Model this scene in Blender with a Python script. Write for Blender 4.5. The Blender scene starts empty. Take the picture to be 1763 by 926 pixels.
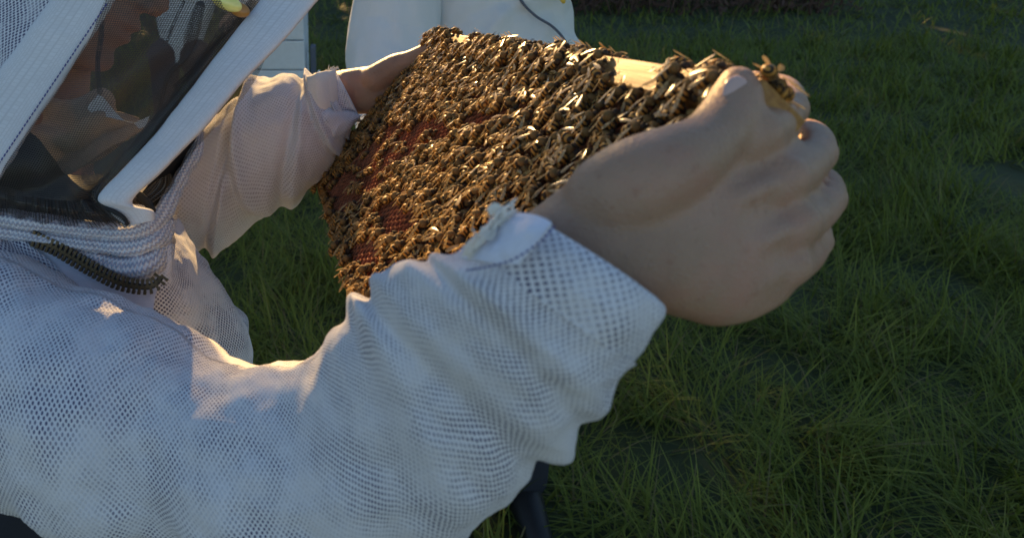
import bpy, bmesh, math, random
import numpy as np
from mathutils import Vector, Matrix, noise
random.seed(7); rng = np.random.default_rng(7)
S = bpy.context.scene
COL = S.collection
# ------------------------------------------------------------------ camera
PITCH = math.radians(22.4); CAMH = 1.6; FPX = 1200.0
cF = np.array([0, math.cos(PITCH), -math.sin(PITCH)]); cU = np.array([0, math.sin(PITCH), math.cos(PITCH)]); cR = np.array([1.0, 0, 0])
C0 = np.array([0, 0, CAMH])
def cw(x, y, z):                      # camera metres (right, down, forward) -> world
    return C0 + x * cR - y * cU + z * cF
def W(px, py, z):                     # where a thing seen at px, py stands when it is z metres away
    return cw((px - 600) / FPX * z, (py - 253) / FPX * z, z)
def proj(P):
    d = np.asarray(P) - C0
    z = d @ cF
    return 600 + FPX * (d @ cR) / z, 253 - FPX * (d @ cU) / z, z
cd = bpy.data.cameras.new('camera'); cam = bpy.data.objects.new('camera', cd); COL.objects.link(cam)
cam.location = C0; cam.rotation_euler = (math.pi / 2 - PITCH, 0, 0)
cd.sensor_width = 36; cd.lens = 36 * FPX / 1763
cd.shift_x = (881.5 - 600) / 1763; cd.shift_y = -(463 - 253) / 1763
cd.clip_start = 0.02; cd.clip_end = 500
cd.dof.use_dof = True; cd.dof.focus_distance = 0.68; cd.dof.aperture_fstop = 11.0
S.camera = cam
# ------------------------------------------------------------------ sky, sun, exposure
SUN = np.array([-0.13, 0.95, 0.27]); SUN /= np.linalg.norm(SUN)
wld = bpy.data.worlds.new('World'); S.world = wld; wld.use_nodes = True
nt = wld.node_tree
sky = nt.nodes.new('ShaderNodeTexSky'); sky.sky_type = 'NISHITA'; sky.sun_disc = False
sky.ozone_density = 1.8; sky.dust_density = 0.2; sky.air_density = 1.0
sky.sun_elevation = math.asin(SUN[2]); sky.sun_rotation = math.atan2(SUN[0], SUN[1])
nt.links.new(sky.outputs[0], nt.nodes['Background'].inputs[0]); nt.nodes['Background'].inputs[1].default_value = 0.080
sd = bpy.data.lights.new('sun', 'SUN'); sun = bpy.data.objects.new('sun', sd); COL.objects.link(sun)
sd.energy = 5.0; sd.angle = math.radians(0.6); sd.color = (1.0, 0.61, 0.23)
sun.rotation_euler = Vector(SUN).to_track_quat('Z', 'Y').to_euler(); sun.location = (0, 20, 10)
S.view_settings.view_transform = 'Standard'; S.view_settings.look = 'None'
S.view_settings.exposure = 1.15; S.view_settings.gamma = 1
S.cycles.max_bounces = 8; S.cycles.transparent_max_bounces = 16; S.cycles.use_denoising = True

# ------------------------------------------------------------------ materials
class NT:
    def __init__(s, name):
        s.m = bpy.data.materials.new(name); s.m.use_nodes = True; s.t = s.m.node_tree
        s.b = s.t.nodes['Principled BSDF']; s.out = s.t.nodes['Material Output']
    def n(s, ty, **kw):
        x = s.t.nodes.new('ShaderNode' + ty)
        for k, v in kw.items(): setattr(x, k, v)
        return x
    def l(s, a, b): s.t.links.new(a, b)
    def math(s, op, a, b=None, c=None):
        x = s.n('Math', operation=op)
        for i, v in enumerate((a, b, c)):
            if v is None: continue
            if isinstance(v, (int, float)): x.inputs[i].default_value = v
            else: s.l(v, x.inputs[i])
        return x.outputs[0]
    def noise(s, vec, scale, detail=3, rough=.5):
        x = s.n('TexNoise'); x.inputs['Scale'].default_value = scale; x.inputs['Detail'].default_value = detail
        x.inputs['Roughness'].default_value = rough
        if vec is not None: s.l(vec, x.inputs['Vector'])
        return x.outputs['Fac']
    def ramp(s, fac, stops):
        x = s.n('ValToRGB'); cr = x.color_ramp
        while len(cr.elements) < len(stops): cr.elements.new(0.5)
        for e, (p, c) in zip(cr.elements, stops): e.position = p; e.color = tuple(c) + (1,)
        s.l(fac, x.inputs[0]); return x.outputs[0]
    def mix(s, fac, a, b, mode='MIX'):
        x = s.n('Mix', data_type='RGBA', blend_type=mode)
        for i, v in ((0, fac), (6, a), (7, b)):
            if isinstance(v, (int, float)): x.inputs[i].default_value = v
            elif isinstance(v, tuple): x.inputs[i].default_value = v + (1,)
            else: s.l(v, x.inputs[i])
        return x.outputs[2]
    def bump(s, h, strength=.5, dist=.001):
        x = s.n('Bump'); x.inputs['Strength'].default_value = strength; x.inputs['Distance'].default_value = dist
        s.l(h, x.inputs['Height']); s.l(x.outputs[0], s.b.inputs['Normal'])
    def set(s, **kw):
        names = dict(color='Base Color', rough='Roughness', sss='Subsurface Weight', spec='Specular IOR Level', metal='Metallic', coat='Coat Weight', sheen='Sheen Weight')
        for k, v in kw.items():
            i = s.b.inputs[names[k]]
            if isinstance(v, tuple): i.default_value = v + (1,)
            elif isinstance(v, (int, float)): i.default_value = v
            else: s.l(v, i)
    def uv(s): return s.n('UVMap').outputs[0]
    def pos(s): return s.n('TexCoord').outputs['Object']

def mat_mesh_fabric(name, pitch, hole=.34, base=(.80, .80, .84), dark=(.08, .08, .15), amt=1.0, clear=0.0, patch=9.0, lo=.44, hi=.56):
    m = NT(name); uv = m.uv()
    mp = m.n('Mapping'); mp.inputs['Rotation'].default_value = (0, 0, math.radians(38)); m.l(uv, mp.inputs[0])
    v = m.n('TexVoronoi', voronoi_dimensions='2D', feature='F1'); v.inputs['Randomness'].default_value = .12
    v.inputs['Scale'].default_value = 1 / pitch; m.l(mp.outputs[0], v.inputs['Vector'])
    h = m.n('MapRange', interpolation_type='SMOOTHSTEP'); h.inputs[1].default_value = hole - .07; h.inputs[2].default_value = hole + .07
    h.inputs[3].default_value = 1; h.inputs[4].default_value = 0; m.l(v.outputs['Distance'], h.inputs[0])
    pn = m.noise(uv, patch, 4, .6)
    pr = m.n('MapRange'); pr.inputs[1].default_value = lo; pr.inputs[2].default_value = hi; pr.inputs[3].default_value = .15; m.l(pn, pr.inputs[0])
    k = m.math('MULTIPLY', h.outputs[0], m.math('MULTIPLY', pr.outputs[0], amt))
    w = m.noise(uv, 55, 3); bc = m.mix(w, base, tuple(x * .86 for x in base))
    m.set(color=m.mix(k, bc, dark), rough=.85, sheen=.2)
    th = m.noise(uv, 1500, 2)
    m.bump(m.math('ADD', m.math('MULTIPLY', h.outputs[0], -1.0), m.math('MULTIPLY', th, .6)), .7, .0006)
    if clear > 0:
        tr = m.n('BsdfTranslucent'); m.l(bc, tr.inputs[0]); mx = m.n('MixShader'); mx.inputs[0].default_value = clear
        m.l(m.b.outputs[0], mx.inputs[1]); m.l(tr.outputs[0], mx.inputs[2]); m.l(mx.outputs[0], m.out.inputs[0])
    return m.m
def mat_weave(name, base, fr=900, stain=None, depth=.0004, amt=.1):
    m = NT(name); uv = m.uv()
    b = m.n('TexBrick'); b.inputs['Scale'].default_value = 1.0; b.inputs['Brick Width'].default_value = .0032; b.inputs['Row Height'].default_value = .0016
    b.inputs['Mortar Size'].default_value = .0003; b.inputs['Mortar Smooth'].default_value = .6; m.l(uv, b.inputs[0])
    b.inputs['Color1'].default_value = (1, 1, 1, 1); b.inputs['Color2'].default_value = (.9, .9, .9, 1); b.inputs['Mortar'].default_value = (1 - amt * 4, 1 - amt * 4, 1 - amt * 4, 1)
    n = m.noise(uv, 18, 4)
    c = m.mix(n, base, tuple(x * .88 for x in base))
    c = m.mix(.8, c, b.outputs['Color'], 'MULTIPLY')
    if stain:
        sn = m.n('MapRange'); sn.inputs[1].default_value = .66; sn.inputs[2].default_value = .74; m.l(m.noise(uv, 30, 5, .6), sn.inputs[0])
        c = m.mix(m.math('MULTIPLY', sn.outputs[0], .55), c, stain)
    m.set(color=c, rough=.8); m.bump(b.outputs['Fac'], -.6, depth)
    return m.m
def mat_knit(name, base=(.78, .78, .82)):
    m = NT(name); uv = m.uv(); sp = m.n('SeparateXYZ'); m.l(uv, sp.inputs[0])
    a = m.math('SINE', m.math('MULTIPLY', sp.outputs[0], 2 * math.pi / .0035))
    b = m.math('SINE', m.math('ADD', m.math('MULTIPLY', sp.outputs[1], 2 * math.pi / .006), m.math('MULTIPLY', a, 1.1)))
    k = m.math('MULTIPLY', m.math('ADD', b, 1), .5)
    n = m.noise(uv, 260, 3)
    kk = m.math('MULTIPLY', k, n)
    m.set(color=m.ramp(kk, [(0, (.38, .38, .50)), (.14, tuple(x * .8 for x in base)), (.5, base)]), rough=.9, sheen=.3)
    m.bump(m.math('ADD', k, n), .9, .0012)
    return m.m
def mat_veil():
    m = NT('black_veil_net'); uv = m.uv(); sp = m.n('SeparateXYZ'); m.l(uv, sp.inputs[0])
    def line(o):
        f = m.math('FRACT', m.math('DIVIDE', o, .0017))
        return m.math('LESS_THAN', f, .26)
    k = m.math('MAXIMUM', line(sp.outputs[0]), line(sp.outputs[1]))
    m.set(color=(.040, .032, .025), rough=.45, spec=.6)
    t = m.n('BsdfTransparent'); mx = m.n('MixShader'); m.l(k, mx.inputs[0]); m.l(t.outputs[0], mx.inputs[1]); m.l(m.b.outputs[0], mx.inputs[2])
    m.l(mx.outputs[0], m.out.inputs[0]); return m.m
def mat_plain(name, c, rough=.7, bump=0, scale=200, var=.25, **kw):
    m = NT(name); p = m.pos(); n = m.noise(p, scale, 4)
    m.set(color=m.mix(n, tuple(x * (1 - var) for x in c), tuple(min(1, x * (1 + var)) for x in c)), rough=rough, **kw)
    if bump: m.bump(n, .6, bump)
    return m.m
def mat_skin():
    m = NT('skin'); p = m.pos()
    a = m.noise(p, 22, 4, .6); b = m.noise(p, 240, 3)
    c = m.ramp(a, [(.30, (.31, .195, .125)), (.5, (.39, .25, .165)), (.68, (.45, .275, .19))])
    c = m.mix(m.math('MULTIPLY', b, .25), c, (.36, .17, .12))
    fk = m.n('MapRange'); fk.inputs[1].default_value = .60; fk.inputs[2].default_value = .72; m.l(m.noise(p, 150, 3, .6), fk.inputs[0])
    c = m.mix(m.math('MULTIPLY', fk.outputs[0], .35), c, (.24, .11, .06))
    rd = m.n('MapRange'); rd.inputs[1].default_value = .50; rd.inputs[2].default_value = .68; m.l(m.noise(p, 38, 3, .5), rd.inputs[0])
    c = m.mix(m.math('MULTIPLY', rd.outputs[0], .28), c, (.46, .19, .14))
    m.set(color=c, rough=.50, sss=.12, spec=.4); m.b.inputs['Subsurface Radius'].default_value = (.006, .002, .001)
    cr = m.n('TexVoronoi', feature='DISTANCE_TO_EDGE'); cr.inputs['Scale'].default_value = 420; m.l(p, cr.inputs['Vector'])
    m.bump(m.math('ADD', m.math('MULTIPLY', m.noise(p, 60, 5, .7), 2.2), m.math('MULTIPLY', cr.outputs['Distance'], 1.2)), .5, .0007)
    return m.m
def mat_wood():
    m = NT('pine_wood'); p = m.pos()
    mp = m.n('Mapping'); mp.inputs['Scale'].default_value = (10, 260, 260); m.l(p, mp.inputs[0])
    g = m.noise(mp.outputs[0], 1.5, 5, .6)
    s = m.noise(p, 60, 4)
    c = m.ramp(g, [(.3, (.24, .095, .018)), (.5, (.37, .175, .035)), (.7, (.45, .235, .06))])
    c = m.mix(m.ramp(s, [(.5, (0, 0, 0)), (.75, (.7, .7, .7))]), c, (.30, .15, .05))
    m.set(color=c, rough=.55); m.bump(g, .5, .0006); return m.m
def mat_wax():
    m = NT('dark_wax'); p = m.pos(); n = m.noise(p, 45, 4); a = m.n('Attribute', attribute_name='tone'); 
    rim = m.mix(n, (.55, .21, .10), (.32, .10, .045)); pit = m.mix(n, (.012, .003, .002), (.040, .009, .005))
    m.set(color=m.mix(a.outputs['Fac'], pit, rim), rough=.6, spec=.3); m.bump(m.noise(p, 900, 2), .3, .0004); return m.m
def mat_abdomen():
    m = NT('banded_abdomen'); p = m.pos(); sp = m.n('SeparateXYZ'); m.l(p, sp.inputs[0])
    w = m.math('FRACT', m.math('MULTIPLY', sp.outputs[0], 1 / .0026))
    k = m.math('LESS_THAN', w, .5)
    c = m.mix(k, (.018, .009, .004), (.60, .28, .05))
    c = m.mix(m.math('MULTIPLY', m.noise(p, 900, 2), .35), c, (.10, .06, .02))
    m.set(color=c, rough=.55, spec=.35); return m.m
def mat_abdomen_attr():
    m = NT('banded_abdomen_far'); a = m.n('Attribute', attribute_name='tone')
    m.set(color=m.mix(a.outputs['Fac'], (.018, .009, .004), (.60, .28, .05)), rough=.55, spec=.35); return m.m
def mat_wing():
    m = NT('amber_wing'); p = m.pos()
    v = m.n('TexVoronoi', feature='DISTANCE_TO_EDGE'); v.inputs['Scale'].default_value = 520; m.l(p, v.inputs['Vector'])
    k = m.math('LESS_THAN', v.outputs['Distance'], .09)
    m.set(color=m.mix(k, (.85, .58, .22), (.34, .18, .05)), rough=.24, spec=1.0, coat=.5)
    t = m.n('BsdfTransparent'); t.inputs[0].default_value = (.95, .85, .65, 1)
    tl = m.n('BsdfTranslucent'); tl.inputs[0].default_value = (.75, .6, .35, 1)
    m1 = m.n('MixShader'); m1.inputs[0].default_value = .3; m.l(m.b.outputs[0], m1.inputs[1]); m.l(tl.outputs[0], m1.inputs[2])
    m2 = m.n('MixShader'); m2.inputs[0].default_value = .30; m.l(m1.outputs[0], m2.inputs[1]); m.l(t.outputs[0], m2.inputs[2])
    m.l(m2.outputs[0], m.out.inputs[0]); return m.m
def mat_grass():
    m = NT('grass_blades'); a = m.n('Attribute', attribute_name='tint')
    c = m.ramp(a.outputs['Fac'], [(0, (.085, .115, .015)), (.5, (.17, .215, .03)), (.88, (.25, .28, .05)), (1, (.20, .17, .07))])
    m.set(color=c, rough=.55, spec=.3)
    t = m.n('BsdfTranslucent'); m.l(c, t.inputs[0]); mx = m.n('MixShader'); mx.inputs[0].default_value = .3
    m.l(m.b.outputs[0], mx.inputs[1]); m.l(t.outputs[0], mx.inputs[2]); m.l(mx.outputs[0], m.out.inputs[0]); return m.m

M = dict(
    mesh=mat_mesh_fabric('ventilated_mesh', .0026, patch=22),
    mesh_big=mat_mesh_fabric('ventilated_mesh_near', .0024, hole=.31, patch=26, lo=.40, hi=.60, dark=(.10, .10, .18)),
    mesh_sleeve=mat_mesh_fabric('ventilated_mesh_sleeve', .0030, hole=.29, base=(.90, .91, .94), dark=(.26, .22, .25), amt=.62, clear=.22, patch=17, lo=.36, hi=.62),
    mesh_hood=mat_mesh_fabric('ventilated_mesh_hood', .0034, hole=.36, patch=20, lo=.34, hi=.52, dark=(.05, .05, .13)),
    band=mat_weave('white_webbing', (.78, .80, .84), stain=(.45, .40, .30), amt=.05),
    tape=mat_weave('smooth_white_tape', (.80, .82, .92), amt=.02),
    velcro=mat_plain('worn_velcro', (.84, .80, .72), .9, .0006, 700, .12),
    cotton=mat_plain('pale_cotton', (.68, .72, .72), .85, .012, 9, .05),
    knit=mat_knit('ribbed_knit'), veil=mat_veil(), skin=mat_skin(), wood=mat_wood(), wax=mat_wax(),
    brass=mat_plain('aged_brass', (.13, .085, .04), .4, 0, 300, .4, metal=.8),
    black=mat_plain('black_elastic', (.012, .012, .012), .7, .0004, 600),
    trouser=mat_plain('dark_denim', (.014, .017, .026), .9, .0006, 900),
    boot=mat_plain('dark_rubber', (.012, .012, .012), .5),
    shirt=mat_plain('shirt_cotton', (.45, .36, .28), .9, .001, 300, .15),
    thorax=mat_plain('furry_brown_thorax', (.22, .12, .035), .85, .0006, 1500, .5),
    leg=mat_plain('dark_bee_leg', (.045, .024, .010), .8, 0, 500, .3),
    abdomen=mat_abdomen(), abdomen_far=mat_abdomen_attr(), wing=mat_wing(), grass=mat_grass(),
    soil=mat_plain('dark_soil', (.040, .055, .018), .95, .02, 9, .4),
    paint=mat_plain('white_hive_paint', (.70, .76, .80), .6, .001, 40, .08),
    leaf=mat_plain('hedge_leaf', (.05, .09, .025), .6, 0, 3, .4), bark=mat_plain('bark', (.10, .055, .04), .9, .004, 30, .4),
    hair=mat_plain('brown_hair', (.06, .035, .02), .7, .001, 800), amber=mat_plain('amber_highlight', (.95, .86, .26), .25, 0, 200, .15, spec=.8),  # amber is the colour of the painted highlight on the veil
    blue=mat_plain('blue_thread', (.05, .06, .25), .8), yellow=mat_plain('yellow_plastic', (.75, .50, .06), .5),
    orange=mat_plain('orange_highlight', (.42, .20, .05), .3),  # orange side of the painted veil highlight
    grey=mat_plain('grey_piping', (.10, .12, .16), .7),
)
# ------------------------------------------------------------------ mesh helpers
def tag(o, label=None, cat=None, group=None, kind=None):
    for k, v in (('label', label), ('category', cat), ('group', group), ('kind', kind)):
        if v: o[k] = v
    return o
def link(name, me, parent=None, mats=(), smooth=True):
    o = bpy.data.objects.new(name, me); COL.objects.link(o)
    for m in mats: me.materials.append(m)
    if smooth and len(me.polygons): me.polygons.foreach_set('use_smooth', [True] * len(me.polygons))
    if parent: o.parent = parent; o.matrix_parent_inverse = parent.matrix_world.inverted() if False else Matrix.Translation(-Vector(parent.location))
    return o
def empty(name, loc):
    o = bpy.data.objects.new(name, None); COL.objects.link(o); o.location = loc; o.empty_display_size = .1; return o
def pymesh(name, V, Fc, uv=None):
    me = bpy.data.meshes.new(name); me.from_pydata([tuple(map(float, v)) for v in V], [], [tuple(f) for f in Fc]); me.update()
    if uv is not None:
        ul = me.uv_layers.new(name='UVMap'); uv = np.asarray(uv, float)
        li = np.zeros(len(me.loops), int); me.loops.foreach_get('vertex_index', li)
        ul.data.foreach_set('uv', uv[li].ravel())
    return me
def cr(P, n):                            # Catmull-Rom through the rows of P
    P = np.asarray(P, float); k = len(P)
    out = []
    for t in np.linspace(0, k - 1, n):
        i = min(int(t), k - 2); f = t - i
        p0 = P[i - 1] if i > 0 else 2 * P[i] - P[i + 1]
        p1, p2 = P[i], P[i + 1]
        p3 = P[i + 2] if i + 2 < k else 2 * P[i + 1] - P[i]
        out.append(.5 * ((2 * p1) + (-p0 + p2) * f + (2 * p0 - 5 * p1 + 4 * p2 - p3) * f * f + (-p0 + 3 * p1 - 3 * p2 + p3) * f ** 3))
    return np.array(out)
def fbm(p, s, o=4): return noise.fractal(Vector(p) * s, 1.0, 2.0, o)
def loft(rows, ns=60, nr=48, fold=None, cap=True, flat=1.0, nz=None):
    """rows: (upx, upy, lowx, lowy, z, depth half) ; closed elliptical loft through them"""
    R = cr(rows, ns); V = []; UV = []
    U = [W(r[0], r[1], r[4]) for r in R]; L = [W(r[2], r[3], r[4]) for r in R]
    s = 0; pc = None; mr = float(np.mean([np.linalg.norm(a - b) / 4 + r[5] / 2 for a, b, r in zip(U, L, R)]))
    for i, r in enumerate(R):
        c = (U[i] + L[i]) / 2; h = (U[i] - L[i]) / 2
        if pc is not None: s += np.linalg.norm(c - pc)
        pc = c; hl = np.linalg.norm(h)
        for j in range(nr):
            th = 2 * math.pi * j / nr
            k = 1 + (fold(i / (ns - 1), th) if fold else 0)
            co, si = math.cos(th), math.sin(th)
            if flat != 1: co = math.copysign(abs(co) ** flat, co); si = math.copysign(abs(si) ** flat, si)
            p = c + k * (co * h + si * r[5] * cF)
            if nz: p = p + (p - c) / (np.linalg.norm(p - c) + 1e-9) * nz[0] * fbm(p, nz[1])
            V.append(p); UV.append((s, th * mr))
    Fc = [(i * nr + j, i * nr + (j + 1) % nr, (i + 1) * nr + (j + 1) % nr, (i + 1) * nr + j) for i in range(ns - 1) for j in range(nr)]
    if cap:
        for base, rev in ((0, 1), ((ns - 1) * nr, 0)):
            c = np.mean(V[base:base + nr], axis=0); ci = len(V); V.append(c); UV.append((0, 0))
            for j in range(nr):
                f = (base + j, base + (j + 1) % nr, ci); Fc.append(f if not rev else f[::-1])
    return V, Fc, UV
def tube(pts, nr=14, ns=None, cap=True, flatten=1.0, world=False):
    """pts: (px,py,z,r) ; round tube (flattened towards the eye direction if asked)"""
    if not world: P = np.array([list(W(p[0], p[1], p[2])) + [p[3]] for p in pts])
    else: P = np.array(pts, float)
    if len(P) > 2 or ns: P = cr(P, ns or len(P) * 6)
    V = []; UV = []; n = len(P); s = 0
    ref = cF
    for i in range(n):
        t = P[min(i + 1, n - 1), :3] - P[max(i - 1, 0), :3]; t /= np.linalg.norm(t) + 1e-12
        a = np.cross(t, ref)
        if np.linalg.norm(a) < .05: a = np.cross(t, cR)
        a /= np.linalg.norm(a); b = np.cross(a, t)
        if i: s += np.linalg.norm(P[i, :3] - P[i - 1, :3])
        for j in range(nr):
            th = 2 * math.pi * j / nr
            V.append(P[i, :3] + P[i, 3] * (math.cos(th) * a + flatten * math.sin(th) * b)); UV.append((s, th * P[i, 3]))
    Fc = [(i * nr + j, i * nr + (j + 1) % nr, (i + 1) * nr + (j + 1) % nr, (i + 1) * nr + j) for i in range(n - 1) for j in range(nr)]
    if cap: 
        for e, sgn in ((0, -1), (n - 1, 1)):
            t = P[min(e + 1, n - 1), :3] - P[max(e - 1, 0), :3]; t /= np.linalg.norm(t) + 1e-12
            # rounded end
            base = e * nr; prev = base
            for q, (f, g) in enumerate(((.8, .5), (.45, .85))):
                st = len(V)
                for j in range(nr): V.append(P[e, :3] + (V[base + j] - P[e, :3]) * f + sgn * t * P[e, 3] * g); UV.append(UV[base + j])
                for j in range(nr):
                    fc = (prev + j, prev + (j + 1) % nr, st + (j + 1) % nr, st + j); Fc.append(fc if sgn > 0 else fc[::-1])
                prev = st
            ci = len(V); V.append(P[e, :3] + sgn * t * P[e, 3]); UV.append(UV[base])
            for j in range(nr):
                fc = (prev + j, prev + (j + 1) % nr, ci); Fc.append(fc if sgn > 0 else fc[::-1])
    return V, Fc, UV
def grid_sheet(ctrl, nu=60, nv=40, disp=None):
    """ctrl: rows x cols of (px,py,z)"""
    A = np.array([[list(W(*c)) for c in row] for row in ctrl])
    A = np.array([cr(row, nv) for row in A]); A = np.stack([cr(A[:, j], nu) for j in range(nv)], 1)
    du = np.concatenate([[0], np.cumsum(np.linalg.norm(np.diff(A, axis=0), axis=2).mean(1))])
    dv = np.concatenate([[0], np.cumsum(np.linalg.norm(np.diff(A, axis=1), axis=2).mean(0))])
    gx = np.gradient(A, axis=0); gy = np.gradient(A, axis=1); N = np.cross(gx, gy); N /= np.linalg.norm(N, axis=2, keepdims=True) + 1e-12
    if (N[nu // 2, nv // 2] @ cF) > 0: N = -N
    V = []; UV = []
    for i in range(nu):
        for j in range(nv):
            p = A[i, j]
            if disp: p = p + N[i, j] * disp(i / (nu - 1), j / (nv - 1), p)
            V.append(p); UV.append((du[i], dv[j]))
    Fc = [(i * nv + j, (i + 1) * nv + j, (i + 1) * nv + j + 1, i * nv + j + 1) for i in range(nu - 1) for j in range(nv - 1)]
    return V, Fc, UV
def solid(o, t):
    m = o.modifiers.new('thickness', 'SOLIDIFY'); m.thickness = t; m.offset = 0; return o
class Acc:
    def __init__(s): s.V = []; s.F = []; s.UV = []
    def add(s, r):
        b = len(s.V); s.V += list(r[0]); s.F += [tuple(i + b for i in f) for f in r[1]]; s.UV += list(r[2]) if len(r) > 2 else [(0, 0)] * len(r[0]); return s
    def obj(s, name, mat, parent=None, smooth=True):
        return link(name, pymesh(name, s.V, s.F, s.UV), parent, [mat] if not isinstance(mat, (list, tuple)) else mat, smooth)
def part(name, geo, mat, parent, smooth=True): return Acc().add(geo).obj(name, mat, parent, smooth)
def box(c, ax, ay, az, bev=0):
    c, ax, ay, az = map(np.asarray, (c, ax, ay, az)); V = []
    for x in (-1, 1):
        for y in (-1, 1):
            for z in (-1, 1): V.append(c + x * ax + y * ay + z * az)
    return V, [(0, 1, 3, 2), (4, 6, 7, 5), (0, 4, 5, 1), (2, 3, 7, 6), (0, 2, 6, 4), (1, 5, 7, 3)], [(0, 0)] * 8
def bevel(o, w=.001, seg=2):
    b = o.modifiers.new('bevel', 'BEVEL'); b.width = w; b.segments = seg; return o
def ell(c, r, n=16, ax=None):
    c = np.asarray(c, float); V = []; Fc = []
    ax = ax if ax is not None else np.eye(3)
    for i in range(n + 1):
        ph = math.pi * i / n
        for j in range(2 * n):
            th = math.pi * j / n
            l = np.array([math.sin(ph) * math.cos(th) * r[0], math.sin(ph) * math.sin(th) * r[1], math.cos(ph) * r[2]])
            V.append(c + l @ ax)
    for i in range(n):
        for j in range(2 * n): Fc.append((i * 2 * n + j, (i + 1) * 2 * n + j, (i + 1) * 2 * n + (j + 1) % (2 * n), i * 2 * n + (j + 1) % (2 * n)))
    return V, Fc, [(0, 0)] * len(V)
def remeshed(name, acc, vox, mat, parent, smooth=6):
    me = pymesh(name, acc.V, acc.F); bm = bmesh.new(); bm.from_mesh(me); bmesh.ops.remove_doubles(bm, verts=bm.verts, dist=1e-6)
    bmesh.ops.recalc_face_normals(bm, faces=bm.faces); bm.to_mesh(me); bm.free()
    o = bpy.data.objects.new(name, me); COL.objects.link(o)
    r = o.modifiers.new('r', 'REMESH'); r.mode = 'VOXEL'; r.voxel_size = vox
    s = o.modifiers.new('s', 'SMOOTH'); s.factor = .5; s.iterations = smooth
    dg = bpy.context.evaluated_depsgraph_get(); me2 = bpy.data.meshes.new_from_object(o.evaluated_get(dg))
    bpy.data.objects.remove(o); return link(name, me2, parent, [mat])
def wpts(lst): return [tuple(p) for p in lst]

# ------------------------------------------------------------------ ground and grass
gb = 260
me = pymesh('ground', [(-gb, -gb, 0), (gb, -gb, 0), (gb, gb, 0), (-gb, gb, 0)], [(0, 1, 2, 3)])
tag(link('ground', me, None, [M['soil']], False), kind='structure')
def make_grass():
    def blades(n, xr, yr, ln, wd):
        x = rng.uniform(*xr, n); y = rng.uniform(*yr, n)
        return x, y, rng.uniform(*ln, n), rng.uniform(*wd, n)
    sets = [blades(75000, (-2.2, 3.4), (.7, 3.6), (.10, .26), (.0030, .0068)),
            blades(80000, (-4.5, 6.0), (3.6, 6.5), (.09, .24), (.005, .010)),
            blades(60000, (-9, 12.0), (6.5, 13), (.08, .22), (.008, .015))]
    x, y, ln, wd = [np.concatenate(a) for a in zip(*sets)]
    # clumping
    cl = np.array([noise.noise(Vector((a * 3.1, b * 3.1, 0))) for a, b in zip(x[::1], y[::1])])
    keep = rng.uniform(0, 1, len(x)) < (.62 + cl * .9); x, y, ln, wd, cl = x[keep], y[keep], ln[keep], wd[keep], cl[keep]
    n = len(x); ln = ln * (1 + cl * .6)
    az = rng.uniform(0, 2 * math.pi, n) * .55 + cl * 6; tilt = rng.uniform(.15, 1.25, n); bend = rng.uniform(.2, 1.1, n)
    d = np.stack([np.cos(az), np.sin(az), np.zeros(n)], 1); sd = np.stack([-np.sin(az), np.cos(az), np.zeros(n)], 1)
    up = np.array([0, 0, 1.0]); p = np.stack([x, y, np.full(n, -.005)], 1); rows = []
    segs = 4
    for k in range(segs + 1):
        w = wd * (1 - (k / segs) ** 1.6) * .5
        if k < segs: rows += [p - sd * w[:, None], p + sd * w[:, None]]
        else: rows += [p]
        a = np.clip(tilt + bend * (k + 1) / segs, 0, 1.9)
        p = p + (ln / segs)[:, None] * (np.sin(a)[:, None] * d + np.cos(a)[:, None] * up)
    V = np.stack(rows, 1).reshape(-1, 3); V[:, 2] = np.maximum(V[:, 2], .004); per = 2 * segs + 1
    tri = []
    for k in range(segs - 1):
        a = 2 * k; tri += [[a, a + 1, a + 3], [a, a + 3, a + 2]]
    tri += [[2 * segs - 2, 2 * segs - 1, 2 * segs]]
    tri = np.array(tri); F_ = (np.arange(n)[:, None, None] * per + tri[None]).reshape(-1)
    me = bpy.data.meshes.new('grass'); me.vertices.add(len(V)); me.vertices.foreach_set('co', V.ravel())
    nf = len(F_) // 3; me.loops.add(len(F_)); me.loops.foreach_set('vertex_index', F_); me.polygons.add(nf)
    me.polygons.foreach_set('loop_start', np.arange(nf) * 3); me.update(calc_edges=True)
    at = me.attributes.new('tint', 'FLOAT', 'POINT'); tt = np.clip(rng.normal(.45, .18, n) + cl * .35, 0, .93); tt[rng.uniform(0, 1, n) < .06] = 1.0
    at.data.foreach_set('value', np.repeat(tt, per))
    o = link('grass', me, None, [M['grass']], True); tag(o, 'long green grass covering the meadow', 'grass', kind='stuff')
make_grass()
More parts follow.
